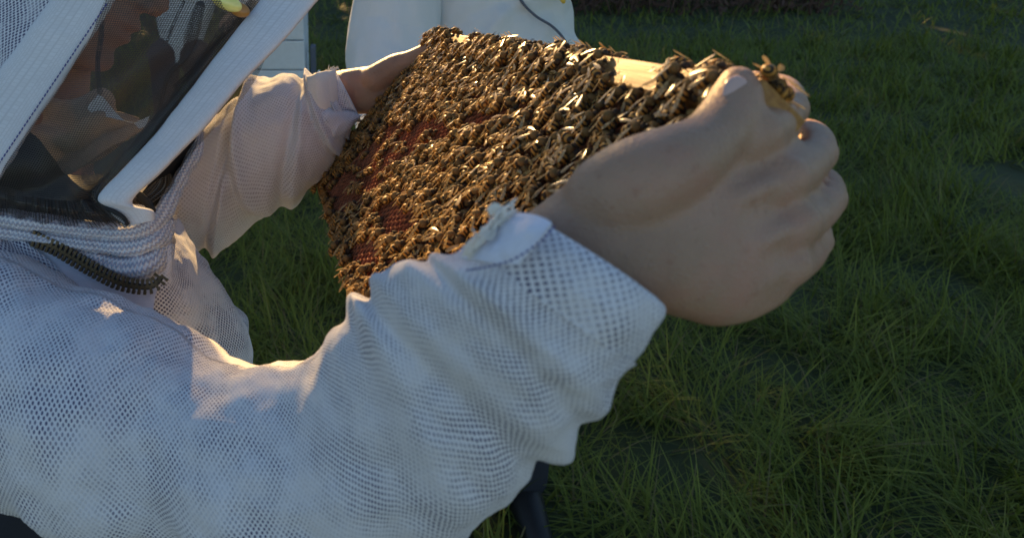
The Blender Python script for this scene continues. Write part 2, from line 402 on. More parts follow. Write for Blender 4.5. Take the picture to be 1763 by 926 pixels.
# hedge added unseen beyond the upper edge to keep low sun off the meadow
def make_sunblock_hedge():
    root = empty('sunblock_hedge', (0, 15, 0)); n = 70000
    x = rng.uniform(-24, 26, n); y = 15 + rng.normal(0, .8, n)
    top = np.array([4.1 + .5 * noise.noise(Vector((a * .5, 0, 3))) for a in x]); z = rng.uniform(0.02, 1, n) ** .8 * top
    P = np.stack([x, y, z], 1); a = rng.normal(0, 1, (n, 3)); a /= np.linalg.norm(a, axis=1, keepdims=True)
    b = np.cross(a, rng.normal(0, 1, (n, 3))); b /= np.linalg.norm(b, axis=1, keepdims=True); s = rng.uniform(.10, .20, n)[:, None]
    V = np.stack([P - a * s, P + b * s * .5, P + a * s, P - b * s * .5], 1).reshape(-1, 3)
    F_ = np.arange(4 * n).reshape(-1, 4)
    me = bpy.data.meshes.new('foliage'); me.from_pydata(V.tolist(), [], F_.tolist()); link('foliage', me, root, [M['leaf']], False)['kind'] = 'stuff'
    t = Acc()
    for k in range(60):
        xx = -24 + k * .85 + random.uniform(-.2, .2)
        t.add(tube([(xx, 15, 0, .07), (xx + random.uniform(-.2, .2), 15.1, 1.5, .05), (xx + random.uniform(-.4, .4), 15, 3, .02)], 8, 6, world=True))
    t.obj('trunk', M['bark'], root)
    tag(root, 'dense dark green hedge added unseen along the far side to shade the meadow', 'sunblock_hedge')
make_sunblock_hedge()
# young tree added unseen left of view; its limb tip shades comb and near hand
def make_sunblock_tree():
    root = empty('sunblock_tree', (-2.9, 4.3, 0))
    t = Acc(); t.add(tube([(-2.9, 4.3, 0, .09), (-2.85, 4.3, 1.2, .07), (-2.95, 4.35, 2.4, .055), (-2.8, 4.4, 3.6, .03), (-2.7, 4.4, 4.3, .012)], 12, 24, world=True)); t.obj('trunk', M['bark'], root)
    b = Acc(); b.add(tube([(-2.93, 4.33, 2.2, .035), (-2.0, 4.2, 2.85, .022), (-1.1, 4.05, 2.92, .014), (-.6, 4, 2.70, .008), (-.43, 4, 2.54, .005)], 8, 24, world=True))
    tips = [((-.43, 4, 2.54), .085, 380), ((-.53, 4.02, 2.64), .13, 500), ((-.75, 4.02, 2.82), .12, 200)]  # first leaf clumps sized and placed to cast the shade
    for k in range(26):
        a = random.uniform(0, 6.28); z = random.uniform(2.7, 4.3); r = random.uniform(.5, 1.1); e = (-2.9 + r * math.cos(a) - .2, 4.35 + r * math.sin(a), z + random.uniform(0, .3))
        b.add(tube([(-2.88, 4.35, z - .5, .016), ((-2.88 + e[0]) / 2, (4.35 + e[1]) / 2, z - .1, .010), e + (.004,)], 6, 6, world=True)); tips.append((e, random.uniform(.25, .42), 420))
    b.obj('limb', M['bark'], root); Vs = []
    for c, r, n in tips:
        d = rng.normal(0, 1, (n, 3)); d /= np.linalg.norm(d, axis=1, keepdims=True); P = np.array(c) + d * (r * rng.uniform(0, 1, n) ** .45)[:, None]
        a = rng.normal(0, 1, (n, 3)); a /= np.linalg.norm(a, axis=1, keepdims=True); q = np.cross(a, d); q /= np.linalg.norm(q, axis=1, keepdims=True) + 1e-9
        sz = (.016 if r < .2 else .04); Vs.append(np.stack([P - a * sz, P + q * sz * .5, P + a * sz, P - q * sz * .5], 1).reshape(-1, 3))
    V = np.concatenate(Vs); me = bpy.data.meshes.new('foliage'); me.from_pydata(V.tolist(), [], np.arange(len(V)).reshape(-1, 4).tolist()); link('foliage', me, root, [M['leaf']], False)['kind'] = 'stuff'
    tag(root, 'slim leafy tree added out of view to shade comb and near hand', 'sunblock_tree')
make_sunblock_tree()
# ------------------------------------------------------------------ hive boxes, stake, brush
def make_hive():
    zc = 4.9; b = W(492, 124, zc); gx, gy = b[0], b[1]
    root = empty('beehive', (gx, gy, 0)); root.rotation_euler = (0, 0, 0)
    def bx(name, x0, x1, z0, z1, y0=-.25, y1=.25, m='paint'):
        o = part(name, box((gx + (x0 + x1) / 2, gy + (y0 + y1) / 2, (z0 + z1) / 2), ((x1 - x0) / 2, 0, 0), (0, (y1 - y0) / 2, 0), (0, 0, (z1 - z0) / 2)), M[m], root, False)
        return bevel(o, .006)
    bx('bottom_board', -.26, .24, .06, .10)
    bx('hive_box', -.25, .15, .105, .30); bx('hive_box', -.25, .15, .308, .50); bx('hive_box', -.25, .15, .508, .70)
    bx('lid', -.27, .17, .705, .76)
    bx('landing_board', -.20, .10, .075, .10, -.36, -.255)
    bx('stand_leg', .18, .215, 0, .42, -.1, 0, 'grey')
    tag(root, 'white stacked hive boxes standing in grass behind the veil', 'beehive')
    s0 = W(562, 108, 4.7); s1 = W(548, 62, 4.7)
    s = part('stake', tube([(s0[0], s0[1], 0, .012), (s1[0], s1[1], .25, .012)], 8, 3, world=True), M['paint'], None)
    tag(s, 'thin pale stake leaning in grass beside the white hive boxes', 'stake')
make_hive()
def make_brush():
    c = W(1110, 12, 8.0); root = empty('bramble_bush', (c[0], c[1], 0)); t = Acc()
    for k in range(170):
        x = c[0] + random.uniform(-1.3, 2.0); y = c[1] + random.uniform(-.35, .6); a = random.uniform(-1, 1); h = random.uniform(.1, .5)
        t.add(tube([(x, y, 0, .010), (x + a * .2, y - .05, h, .008), (x + a * .55, y - .15, h * random.uniform(.6, 1.1), .004)], 5, 5, world=True))
    t.obj('stem', M['bark'], root); n = 3500
    P = np.stack([c[0] + rng.uniform(-1.5, 2.2, n), c[1] + rng.uniform(-.4, .7, n), rng.uniform(.02, .5, n)], 1)
    a = rng.normal(0, 1, (n, 3)) * .028; b = rng.normal(0, 1, (n, 3)) * .018
    V = np.stack([P - a, P + b, P + a], 1).reshape(-1, 3); me = bpy.data.meshes.new('leaf'); me.from_pydata(V.tolist(), [], np.arange(3 * n).reshape(-1, 3).tolist())
    link('foliage', me, root, [M['bark']], False)['kind'] = 'stuff'
    tag(root, 'low dark reddish bramble tangle at the far edge of the grass', 'bush')
make_brush()
# ------------------------------------------------------------------ the frame of comb
def unit(v): v = np.asarray(v, float); return v / np.linalg.norm(v)
Lc = unit([.127, .197, -.972])           # towards the viewer, along the long side (camera axes)
Ac = np.array([.1064, -.129, .80])
Sc = np.array([-.631, .773, .074]); Sc = unit(Sc - Lc * (Sc @ Lc))
def cdir(v): return v[0] * cR - v[1] * cU + v[2] * cF
Ac = Ac + .018 * Sc; A = cw(*Ac); L = cdir(Lc); SV = cdir(Sc); N = np.cross(L, SV); N = unit(N)
if N @ (C0 - A) < 0: N = -N
LEN, HGT = .505, .200
def FP(u, v, h=0): return A + u * L + v * SV + h * N      # point on the comb face: along, down, proud
def uv_of(px, py):
    d = W(px, py, 1) - C0; t = ((A - C0) @ N) / (d @ N); p = C0 + d * t - A; return p @ L, p @ SV
frame = empty('hive_frame', A)
TH = .024
def fbox(name, u0, u1, v0, v1, h0, h1):
    c = FP((u0 + u1) / 2, (v0 + v1) / 2, (h0 + h1) / 2)
    # object axes follow the frame so the grain runs along the bar
    long_u = (u1 - u0) > (v1 - v0); X, Y = (L, SV) if long_u else (SV, L); a, b = ((u1 - u0) / 2, (v1 - v0) / 2) if long_u else ((v1 - v0) / 2, (u1 - u0) / 2)
    Z = np.cross(X, Y)
    nx = 24; V = []; Fc = []
    for i in range(nx + 1):
        for (sy, sz) in ((-1, -1), (1, -1), (1, 1), (-1, 1)):
            V.append((-a + 2 * a * i / nx, sy * b + random.uniform(-.0002, .0002), sz * (h1 - h0) / 2 + random.uniform(-.0002, .0002)))
    for i in range(nx):
        for j in range(4): Fc.append((4 * i + j, 4 * i + (j + 1) % 4, 4 * i + 4 + (j + 1) % 4, 4 * i + 4 + j))
    Fc += [(3, 2, 1, 0), (4 * nx, 4 * nx + 1, 4 * nx + 2, 4 * nx + 3)]
    me = pymesh(name, V, Fc); o = bpy.data.objects.new(name, me); COL.objects.link(o); me.materials.append(M['wood'])
    o.parent = frame; m = Matrix(((X[0], Y[0], Z[0], c[0] - A[0]), (X[1], Y[1], Z[1], c[1] - A[1]), (X[2], Y[2], Z[2], c[2] - A[2]), (0, 0, 0, 1))); o.matrix_local = m
    bevel(o, .0012); return o
fbox('top_bar', -.020, LEN + .022, -.019, -.001, -TH - .001, .004)
fbox('end_bar', -.009, -.0005, 0, HGT, -TH - .004, .006)
fbox('end_bar', LEN + .0005, LEN + .009, 0, HGT, -TH - .004, .006)
fbox('bottom_bar', -.008, LEN + .008, HGT + .001, HGT + .010, -TH + .004, .001)
def make_comb():
    p = .0064; r = p / math.sqrt(3); V = []; Fc = []; tone = []
    rowh = r * 1.5; nu = int(LEN / rowh); nv = int((HGT) / p)
    for i in range(nu):
        for j in range(nv):
            u = .003 + i * rowh; v = .003 + (j + .5 * (i % 2)) * p
            if v > HGT - .002: continue
            sag = .002 * fbm((u, v, 0), 18, 2)
            b = len(V); ang = [math.pi / 2 * 0 + k * math.pi / 3 for k in range(6)]
            jt = [random.uniform(-.0004, .0005) for _ in range(6)]
            c3 = lambda rr, h, k: FP(u + rr * math.cos(ang[k]), v + rr * math.sin(ang[k]), h)
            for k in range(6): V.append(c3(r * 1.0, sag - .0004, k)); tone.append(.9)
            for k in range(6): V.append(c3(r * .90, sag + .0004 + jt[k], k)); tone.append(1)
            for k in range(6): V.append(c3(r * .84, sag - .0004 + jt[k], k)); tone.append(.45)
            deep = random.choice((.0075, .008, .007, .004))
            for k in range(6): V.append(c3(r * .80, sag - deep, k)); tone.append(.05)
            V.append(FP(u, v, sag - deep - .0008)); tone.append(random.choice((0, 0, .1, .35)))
            for q in range(3):
                for k in range(6): Fc.append((b + 6 * q + k, b + 6 * q + (k + 1) % 6, b + 6 * q + 6 + (k + 1) % 6, b + 6 * q + 6 + k))
            for k in range(6): Fc.append((b + 18 + k, b + 18 + (k + 1) % 6, b + 24))
    b = len(V)
    g = box(FP(LEN / 2, HGT / 2, -TH / 2 - .005), L * (LEN / 2 - .001), SV * (HGT / 2 - .001), N * (TH / 2 - .005)); V += g[0]; Fc += [tuple(i + b for i in f) for f in g[1]]; tone += [.4] * 8
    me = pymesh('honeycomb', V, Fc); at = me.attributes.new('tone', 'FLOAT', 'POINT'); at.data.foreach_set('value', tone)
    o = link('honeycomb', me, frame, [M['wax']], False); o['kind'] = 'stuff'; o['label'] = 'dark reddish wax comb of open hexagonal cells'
make_comb()
tag(frame, 'wooden hive frame of dark comb crowded with bees, held out in both hands', 'hive frame')
# ------------------------------------------------------------------ bees
def ring_body(secs, nr=8):
    V = []; Fc = []
    for (x, rz, ry, z) in secs:
        for j in range(nr): th = 2 * math.pi * j / nr; V.append((x, ry * math.cos(th), z + rz * math.sin(th)))
    n = len(secs)
    Fc = [(i * nr + j, (i + 1) * nr + j, (i + 1) * nr + (j + 1) % nr, i * nr + (j + 1) % nr) for i in range(n - 1) for j in range(nr)]
    Fc += [tuple(range(nr)), tuple(range((n - 1) * nr, n * nr))[::-1]]; return V, Fc
mm = .00122
def bee_parts(curl=0, spread=.2):
    th = ring_body([(-1.8 * mm, .8 * mm, .9 * mm, 2.4 * mm), (-1.1 * mm, 2.1 * mm, 2.2 * mm, 2.6 * mm), (0, 2.5 * mm, 2.5 * mm, 2.7 * mm), (1.2 * mm, 2.0 * mm, 2.1 * mm, 2.5 * mm), (1.9 * mm, .8 * mm, .9 * mm, 2.2 * mm)], 10)
    hd = ring_body([(1.9 * mm, .9 * mm, 1.1 * mm, 2.0 * mm), (2.5 * mm, 1.5 * mm, 1.9 * mm, 1.9 * mm), (3.3 * mm, 1.4 * mm, 1.8 * mm, 1.7 * mm), (3.9 * mm, .6 * mm, .8 * mm, 1.4 * mm)], 8)
    V = list(th[0]) + list(hd[0]); Fc = list(th[1]) + [tuple(i + len(th[0]) for i in f) for f in hd[1]]; MI = [0] * len(th[1]) + [1] * len(hd[1])
    def leg(pts, w):
        b = len(V)
        for p in pts:
            for j in range(3): a = 2 * math.pi * j / 3; V.append((p[0] * mm + w * math.cos(a), p[1] * mm, p[2] * mm + w * math.sin(a)))
        for i in range(len(pts) - 1):
            for j in range(3): Fc.append((b + 3 * i + j, b + 3 * i + (j + 1) % 3, b + 3 * i + 3 + (j + 1) % 3, b + 3 * i + 3 + j)); MI.append(1)
    for s in (-1, 1):
        leg([(1.1, s * 1.2, 1.4), (2.3, s * 2.6, 1.8), (3.2, s * 3.2, .2)], .22 * mm)
        leg([(0, s * 1.4, 1.2), (.3, s * 3.3, 2.0), (.1, s * 4.3, .2)], .22 * mm)
        leg([(-1, s * 1.2, 1.2), (-2.6, s * 3.0, 2.1), (-4.4, s * 3.8, .2)], .30 * mm)
        leg([(3.7, s * .4, 2.2), (4.6, s * 1.0, 2.9), (5.6, s * 1.5, 2.3)], .12 * mm)
    prof = [(-1.7, .7), (-2.4, 1.9), (-3.4, 2.55), (-4.6, 2.65), (-5.8, 2.3), (-6.9, 1.55), (-7.8, .5)]
    ab = ring_body([(x * mm, r * mm * .92, r * mm, (2.5 - .05 * (x + 1.7) ** 2 * curl + .08 * (x + 1.7)) * mm) for x, r in prof], 10)
    wings = []
    for s in (-1, 1):
        out = [(0, 0), (-2.0, 1.0), (-4.5, 1.75), (-6.8, 1.8), (-8.3, 1.3), (-8.8, .5), (-7.8, -.35), (-5, -.6), (-2, -.35)]
        ca, sa = math.cos(spread * s), math.sin(spread * s); Vw = []
        for (x, y) in out:
            xx = x; yy = s * (y + .15)
            X = xx * ca - yy * 0 + 0; Y = s * 1.1 + yy + (-xx) * math.sin(spread) * s
            Vw.append((X * mm, Y * mm, (4.9 + .10 * x * .6 - .18 * abs(yy) ** 1.2 * .5) * mm))
        c = np.mean(Vw, axis=0) + np.array([0, 0, .25 * mm]); Vw.append(tuple(c)); n = len(out)
        Fw = [(i, (i + 1) % n, n) for i in range(n)]
        if s < 0: Fw = [f[::-1] for f in Fw]
        wings.append((Vw, Fw))
    return (V, Fc, MI), ab, wings
protos = []
for (c, s_) in ((.4, .14), (1.2, .28), (.1, .48)):
    (V, Fc, MI), ab, wg = bee_parts(c, s_)
    bmsh = pymesh('honey_bee', V, Fc); bmsh.materials.append(M['thorax']); bmsh.materials.append(M['leg']); bmsh.polygons.foreach_set('material_index', MI)
    am = pymesh('abdomen', *ab); am.materials.append(M['abdomen']); wm = []
    for w in wg: m = pymesh('wing', *w); m.materials.append(M['wing']); wm.append(m)
    for m in [bmsh, am] + wm: m.polygons.foreach_set('use_smooth', [True] * len(m.polygons))
    protos.append((bmsh, am, wm, (V, Fc, MI), ab, wg))
BARE = [[(562, 368), (550, 330), (586, 300), (626, 262), (658, 230), (694, 206), (764, 208), (766, 240), (728, 264), (694, 280), (674, 304), (654, 330), (620, 346), (596, 372)],
        [(800, 206), (838, 202), (872, 205), (868, 222), (820, 224), (790, 222)],
        [(650, 362), (690, 356), (702, 380), (690, 408), (664, 404)], [(700, 386), (738, 376), (736, 392), (706, 402)],
        [(612, 452), (612, 420), (640, 412), (656, 432), (650, 462), (628, 470)],
        [(755, 228), (790, 226), (786, 246), (752, 250)]]
def inpoly(x, y, P):
    c = False; j = len(P) - 1
    for i in range(len(P)):
        if (P[i][1] > y) != (P[j][1] > y) and x < (P[j][0] - P[i][0]) * (y - P[i][1]) / (P[j][1] - P[i][1]) + P[i][0]: c = not c
        j = i
    return c
WOOD = [[(1062, 118), (1060, 104), (1082, 100), (1160, 114), (1156, 150), (1110, 144)], [(786, 66), (790, 58), (820, 62), (824, 80), (796, 76)]]
def place_bees():
    B = []                              # u, v, h, heading, tilt, proto
    cellsz = .012; gridd = {}
    def ok(u, v, dmin, lay):
        k = (int(u / cellsz), int(v / cellsz), lay)
        for a in (-1, 0, 1):
            for b in (-1, 0, 1):
                for q in gridd.get((k[0] + a, k[1] + b, lay), ()):
                    if ((q[0] - u) / 1.0) ** 2 + ((q[1] - v) / 1.25) ** 2 < dmin ** 2: return False
        gridd.setdefault(k, []).append((u, v)); return True
    for lay, dm, tries in ((0, .0077, 20000), (1, .0125, 3500)):
        for _ in range(tries):
            u = random.uniform(-.012, LEN + .012); v = random.uniform(-.016, HGT + .006)
            px, py, z = proj(FP(u, v))
            q = proj(FP(u, v + .007, .003))
            if any(inpoly(px, py, P) or inpoly(q[0], q[1], P) for P in BARE) and random.random() > .01: continue
            q2 = proj(FP(u, v - .007, .003))
            if any(inpoly(px, py, P) or inpoly(q[0], q[1], P) or inpoly(q2[0], q2[1], P) for P in WOOD): continue
            dens = 1.0
            if 560 < px < 730 and py > 330: dens = .75
            if v > HGT: dens = .4
            if random.random() > dens: continue
            if lay == 1 and not (v < .03 or u < .03 or fbm((u, v, 5), 20, 2) > .02 or u > .3): continue
            if not ok(u, v, dm / math.sqrt(dens) , lay): continue
            edge = .003 * (1 - min(1, (v + .016) / .03))
            hd = random.gauss(0, .55) + .2
            if random.random() < .12: hd = random.uniform(-3.1, 3.1)
            B.append((u, v, (.0003 + lay * .0036 + (.004 if v < 0 else 0) + edge * random.random()), hd, random.gauss(.02, .13), random.gauss(0, .22), random.choice((0, 0, 1, 1, 2)), random.uniform(.84, 1.16)))
    # bees walking over the upper face of the top bar and round the far end bar
    Bt = []
    for _ in range(250):
        u = random.uniform(-.01, LEN + .02)
        if any(abs(proj(FP(u, -.019))[0] - x) < w for x, w in ((805, 14), (1110, 40))) : continue
        Bt.append((u, random.uniform(.001, TH), random.uniform(-3.1, 3.1), random.choice((0, 1, 2))))
    mats = []
    for (u, v, h, hd, ti, ro, pr, sc) in B:
        X = -SV * math.cos(hd) + L * math.sin(hd); Z = N; Y = np.cross(Z, X); R = np.stack([X, Y, Z], 1)
        R = R @ np.array((Matrix.Rotation(ti, 3, 'Y') @ Matrix.Rotation(ro, 3, 'X'))) * sc
        mats.append((R, FP(u, v, h), pr))
    for (u, w, hd, pr) in Bt:
        X = L * math.cos(hd) - N * math.sin(hd); Z = -SV; Y = np.cross(Z, X); mats.append((np.stack([X, Y, Z], 1), FP(u, -.0195, -w + .002), pr))
    for _ in range(70):                  # outer face of the far end bar
        v = random.uniform(.02, HGT); w = random.uniform(0, TH); hd = random.gauss(0, .6)
        X = -SV * math.cos(hd) + N * math.sin(hd); Z = -L; Y = np.cross(Z, X); mats.append((np.stack([X, Y, Z], 1), FP(-.0095, v, -w), random.choice((0, 1, 2))))
    return mats
mats = place_bees()
NEARSKIN = [(905, 372), (985, 312), (1080, 262), (1200, 205), (1300, 140), (1500, 200), (1500, 926), (500, 926), (600, 515), (700, 445), (790, 440), (868, 370)]
info = []
for R, P, pr in mats:
    px, py, z = proj(P); vis = 0 < px < 1320 and 0 < py < 600 and not inpoly(px, py, NEARSKIN)
    info.append((0 if vis else 1, z))
order = sorted(range(len(mats)), key=lambda i: info[i]); near = set(order[:300])
def zone(px, py, hd):
    cols = [(1240, 'beside near hand'), (1195, 'left of near hand'), (1165, 'right of bare wood'), (1135, 'under wood, right end'), (1105, 'under wood, middle'), (1075, 'under wood, left end'), (1045, 'just left of wood'), (1015, 'far left of wood'), (985, 'in shaded cluster'), (955, 'left in shaded cluster'), (925, 'at shadow edge'), (895, 'just outside shadow'), (865, 'right of comb middle'), (835, 'over the frayed tuft'), (800, 'left of frayed tuft'), (760, 'above white cuff'), (715, 'left above white cuff'), (670, 'near cell-filled gap'), (0, 'by lower left corner')]
    c = next(t for x, t in cols if px >= x)
    rws = [(105, 'along top edge'), (125, 'next below top edge'), (145, 'third band down'), (165, 'fourth band down'), (185, 'upper middle'), (205, 'above mid height'), (225, 'mid height'), (250, 'below mid height'), (275, 'lower middle'), (300, 'low on comb'), (330, 'just above forearm'), (360, 'beside wrist crease'), (390, 'beside tuft tip'), (420, 'beside tuft base'), (9999, 'against white sleeve')]
    r = next(t for y, t in rws if py < y)
    return c, r
for i in order[:300]:
    R, P, pr = mats[i]; pm = protos[pr]
    o = bpy.data.objects.new('honey_bee', pm[0]); COL.objects.link(o)
    m = Matrix([list(R[k]) + [P[k]] for k in range(3)] + [[0, 0, 0, 1]]); o.matrix_world = m
    for me in (pm[1], pm[2][0], pm[2][1]):
        c = bpy.data.objects.new('abdomen' if me is pm[1] else 'wing', me); COL.objects.link(c); c.parent = o
    px, py, z = proj(P); X = R[:, 0]; q = proj(P + X * .01); dx, dy = q[0] - px, q[1] - py
    ang = math.degrees(math.atan2(-dy, dx)) % 360; face = 'head ' + ('right', 'up right', 'up', 'up left', 'left', 'down left', 'down', 'down right')[int((ang + 22.5) // 45) % 8]
    pose = ('folded wings', 'curled abdomen', 'spread wings')[pr]
    c, r = zone(px, py, 0)
    tag(o, f'bee with {pose}, {face}, {c}, {r}', 'bee', 'honey bees crowding the comb')
# the remaining bees: one object
VV = []; FF = []; MI = []; tone = []; base = 0; srcs = []
for pr in range(3):
    _, _, _, (V, Fc, mi), ab, wg = protos[pr]
    v = list(V) + list(ab[0]) + list(wg[0][0]) + list(wg[1][0]); t = [0.] * len(V) + [1.0 if (p[0] / .0026) % 1 < .5 else 0. for p in ab[0]] + [0.] * (len(wg[0][0]) * 2)
    f = []; b = 0; mis = []
    for (vs, fs, ms) in ((V, Fc, mi), (ab[0], ab[1], [2] * len(ab[1])), (wg[0][0], wg[0][1], [3] * 9), (wg[1][0], wg[1][1], [3] * 9)):
        f += [tuple(i + b for i in q) for q in fs]; mis += list(ms); b += len(vs)
    srcs.append((np.array(v), f, mis, t))
for i in order[300:]:
    R, P, pr = mats[i]; v, f, mis, t = srcs[pr]
    VV.append(v @ R.T + P); FF += [tuple(k + base for k in q) for q in f]; MI += mis; tone += t; base += len(v)
me = bpy.data.meshes.new('bee_cluster'); me.from_pydata(np.concatenate(VV).tolist(), [], FF); me.update()
for k in ('thorax', 'leg', 'abdomen_far', 'wing'): me.materials.append(M[k])
me.polygons.foreach_set('material_index', MI); me.attributes.new('tone', 'FLOAT', 'POINT').data.foreach_set('value', tone)
tag(link('bee_cluster', me), 'mass of honey bees over the sunlit far half of the comb', 'bees', kind='stuff')
print('bees', len(mats))
# ------------------------------------------------------------------ the beekeeper holding the frame
def creases(lst):
    def f(t, th):
        s = 0
        for (t0, tl, ph, w, a) in lst:
            c = t0 + tl * math.sin(th - ph); d = (t - c) / w
            s += -a * math.exp(-d * d) + .7 * a * math.exp(-((d - 1.7) / 1.2) ** 2)
        return s
    return f
keeper = empty('person', (W(60, 500, .62)[0], W(60, 500, .62)[1], 0))
body = Acc()
# head, in its own axes: forward w, down d, side s
hN = np.array([(287 - 600) / FPX * .66, (24 - 253) / FPX * .66, .66]); hw = np.array([.870, .492, 0]); hd_ = np.array([-.492, .870, 0]); hs = np.array([0, 0, 1.0])
def HP(w, d, s): c = hN + w * hw + d * hd_ + s * hs; return cw(*c)
def head_geo():
    lv = [(-.172, -.11, -.115, .006, 0, 1), (-.165, -.07, -.16, .045, 0, 1), (-.145, -.045, -.195, .066, 0, 1), (-.11, -.030, -.212, .075, 0, 1), (-.075, -.027, -.214, .077, .001, 1), (-.055, -.030, -.212, .076, .004, .009),
          (-.040, -.033, -.207, .075, .012, .009), (-.025, -.032, -.20, .073, .021, .010), (-.012, -.031, -.19, .071, .028, .012), (-.002, -.030, -.185, .069, .030, .015), (.006, -.029, -.18, .067, .020, .015), (.012, -.029, -.175, .065, .006, .012),
          (.020, -.028, -.17, .063, .010, .020), (.027, -.028, -.165, .061, .014, .022), (.033, -.030, -.16, .059, .008, .022), (.040, -.030, -.155, .057, .013, .02), (.047, -.032, -.15, .055, .009, .02), (.055, -.033, -.145, .052, .005, .02),
          (.066, -.031, -.14, .048, .010, .02), (.076, -.033, -.135, .044, .009, .022), (.085, -.042, -.125, .036, 0, .02), (.090, -.06, -.115, .02, 0, .02)]
    nr = 72; V = []; lv = cr([list(l) for l in lv], 80)
    for (d, wf, wb, h, pj, pw) in lv:
        for j in range(nr):
            th = 2 * math.pi * j / nr; th = th - .35 * math.sin(th)
            s = h * math.sin(th); c = math.cos(th); w = (wf + wb) / 2 + (wf - wb) / 2 * math.copysign(abs(c) ** .8, c)
            if c > 0: w += pj * math.exp(-(s / max(pw, .006)) ** 2)
            V.append(HP(w, d, s))
    n = len(lv); Fc = [(i * nr + j, i * nr + (j + 1) % nr, (i + 1) * nr + (j + 1) % nr, (i + 1) * nr + j) for i in range(n - 1) for j in range(nr)]
    Fc += [tuple(range(nr))[::-1], tuple(range((n - 1) * nr, n * nr))]
    return V, Fc, [(0, 0)] * len(V)
body.add(head_geo())
for s in (-1, 1):
    body.add(ell(HP(-.115, -.012, s * .072), (.016, .010, .030), 10)); body.add(ell(HP(-.046, -.038, s * .031), (.013, .013, .013), 10))
    body.add(ell(HP(-.014, .002, s * .010), (.008, .008, .007), 8))
# neck and trunk (inside the suit)
nk = HP(-.125, .03, 0); nb = W(40, 400, .70)
body.add(tube([tuple(nk) + (.056,), tuple((nk + nb) / 2) + (.055,), tuple(nb) + (.075,)], 28, 14, world=True))
body.add(tube([tuple(W(40, 380, .70)) + (.07,), tuple(W(20, 460, .71)) + (.10,), tuple(W(-10, 620, .72)) + (.10,), tuple(W(-20, 760, .72)) + (.10,)], 28, 20, world=True))
# far arm
body.add(tube([(60, 440, .76, .05), (230, 380, .82, .05), (330, 340, .83, .045), (430, 270, .83, .042), (520, 200, .83, .036), (585, 162, .83, .028)], 24, 40))
body.add(loft([(540, 140, 565, 205, .83, .024), (575, 124, 600, 198, .83, .022), (615, 117, 640, 196, .832, .020), (655, 111, 682, 190, .836, .019), (692, 102, 712, 172, .84, .016), (712, 102, 722, 160, .845, .012)], 40, 32))
body.add(tube([(640, 140, .822, .017), (680, 116, .818, .0155), (704, 106, .812, .0125), (722, 97, .806, .0115), (735, 88, .80, .0100), (743, 81, .797, .0085)], 16, 30))
for (x, y, l) in ((700, 118, 1.0), (704, 136, 1.08), (700, 154, 1.02), (690, 172, .82)):
    body.add(tube([(x - 12, y, .84, .0098), (x + 12, y + 4, .868, .0092), (x + 40 * l, y + 22, .892, .0085), (x + 62 * l, y + 38, .892, .0075)], 14, 22))
# near arm
body.add(tube([(-60, 560, .52, .05), (220, 700, .47, .05), (520, 820, .40, .043), (760, 640, .34, .036), (930, 490, .295, .032)], 24, 50))
body.add(loft([(800, 430, 1010, 640, .30, .026), (905, 372, 1100, 540, .285, .025), (985, 314, 1165, 545, .28, .0235), (1080, 272, 1225, 560, .28, .022), (1160, 244, 1290, 548, .285, .019), (1232, 224, 1350, 512, .292, .016), (1300, 236, 1378, 450, .30, .010)], 60, 40, flat=.92))
body.add(tube([(1040, 345, .272, .017), (1100, 312, .268, .0175), (1160, 282, .27, .0155), (1215, 248, .277, .0125), (1252, 205, .285, .0118), (1268, 165, .29, .0105), (1270, 145, .292, .0085)], 18, 34))
for (x, y, l, r) in ((1300, 232, 1.0, .0098), (1346, 308, 1.08, .0096), (1368, 386, 1.02, .0090), (1358, 458, .84, .0080)):
    body.add(tube([(x - 90, y + 34, .284, r), (x, y, .288, r * 1.05), (x + 52 * l, y - 42, .322, r * .92), (x + 44 * l, y - 76, .362, r * .88), (x - 10 * l, y - 88, .388, r * .78)], 16, 34))
    body.add(ell(W(x + 2, y - 2, .285), (r * 1.16, r, r * 1.1), 8)); body.add(ell(W(x + 54 * l, y - 44, .321), (r, r, r), 8))
    body.add(tube([(1130 + (x - 1300) * .2, 400 + (y - 330) * .35, .2725, .0035), (x - 90, y + 38, .2715, .0042), (x - 20, y + 8, .2775, .0045)], 10, 14))
remeshed('body', body, .0024, M['skin'], keeper, 5)
# nails
def nail(px, py, z, ang, r, nrm=-cF):
    c = W(px, py, z); t = unit(math.cos(ang) * cR - math.sin(ang) * cU); b = unit(np.cross(nrm, t))
    return part('fingernail', ell(c, (r * 1.35, r, .0010), 8, np.stack([t, b, nrm])), M['nail'], keeper)
M['nail'] = mat_plain('fingernail', (.62, .42, .36), .3, 0, 300, .08)
t_ = unit(W(1272, 148, .283) - W(1262, 182, .281)); b_ = unit(np.cross(t_, -cF)); nail_ = part('fingernail', ell(W(1268, 160, .2805), (.0075, .0058, .0012), 10, np.stack([t_, b_, np.cross(t_, b_)])), M['nail'], keeper)
hair = part('hair', ell(HP(-.125, -.085, 0), (.095, .095, .083), 20), M['hair'], keeper)
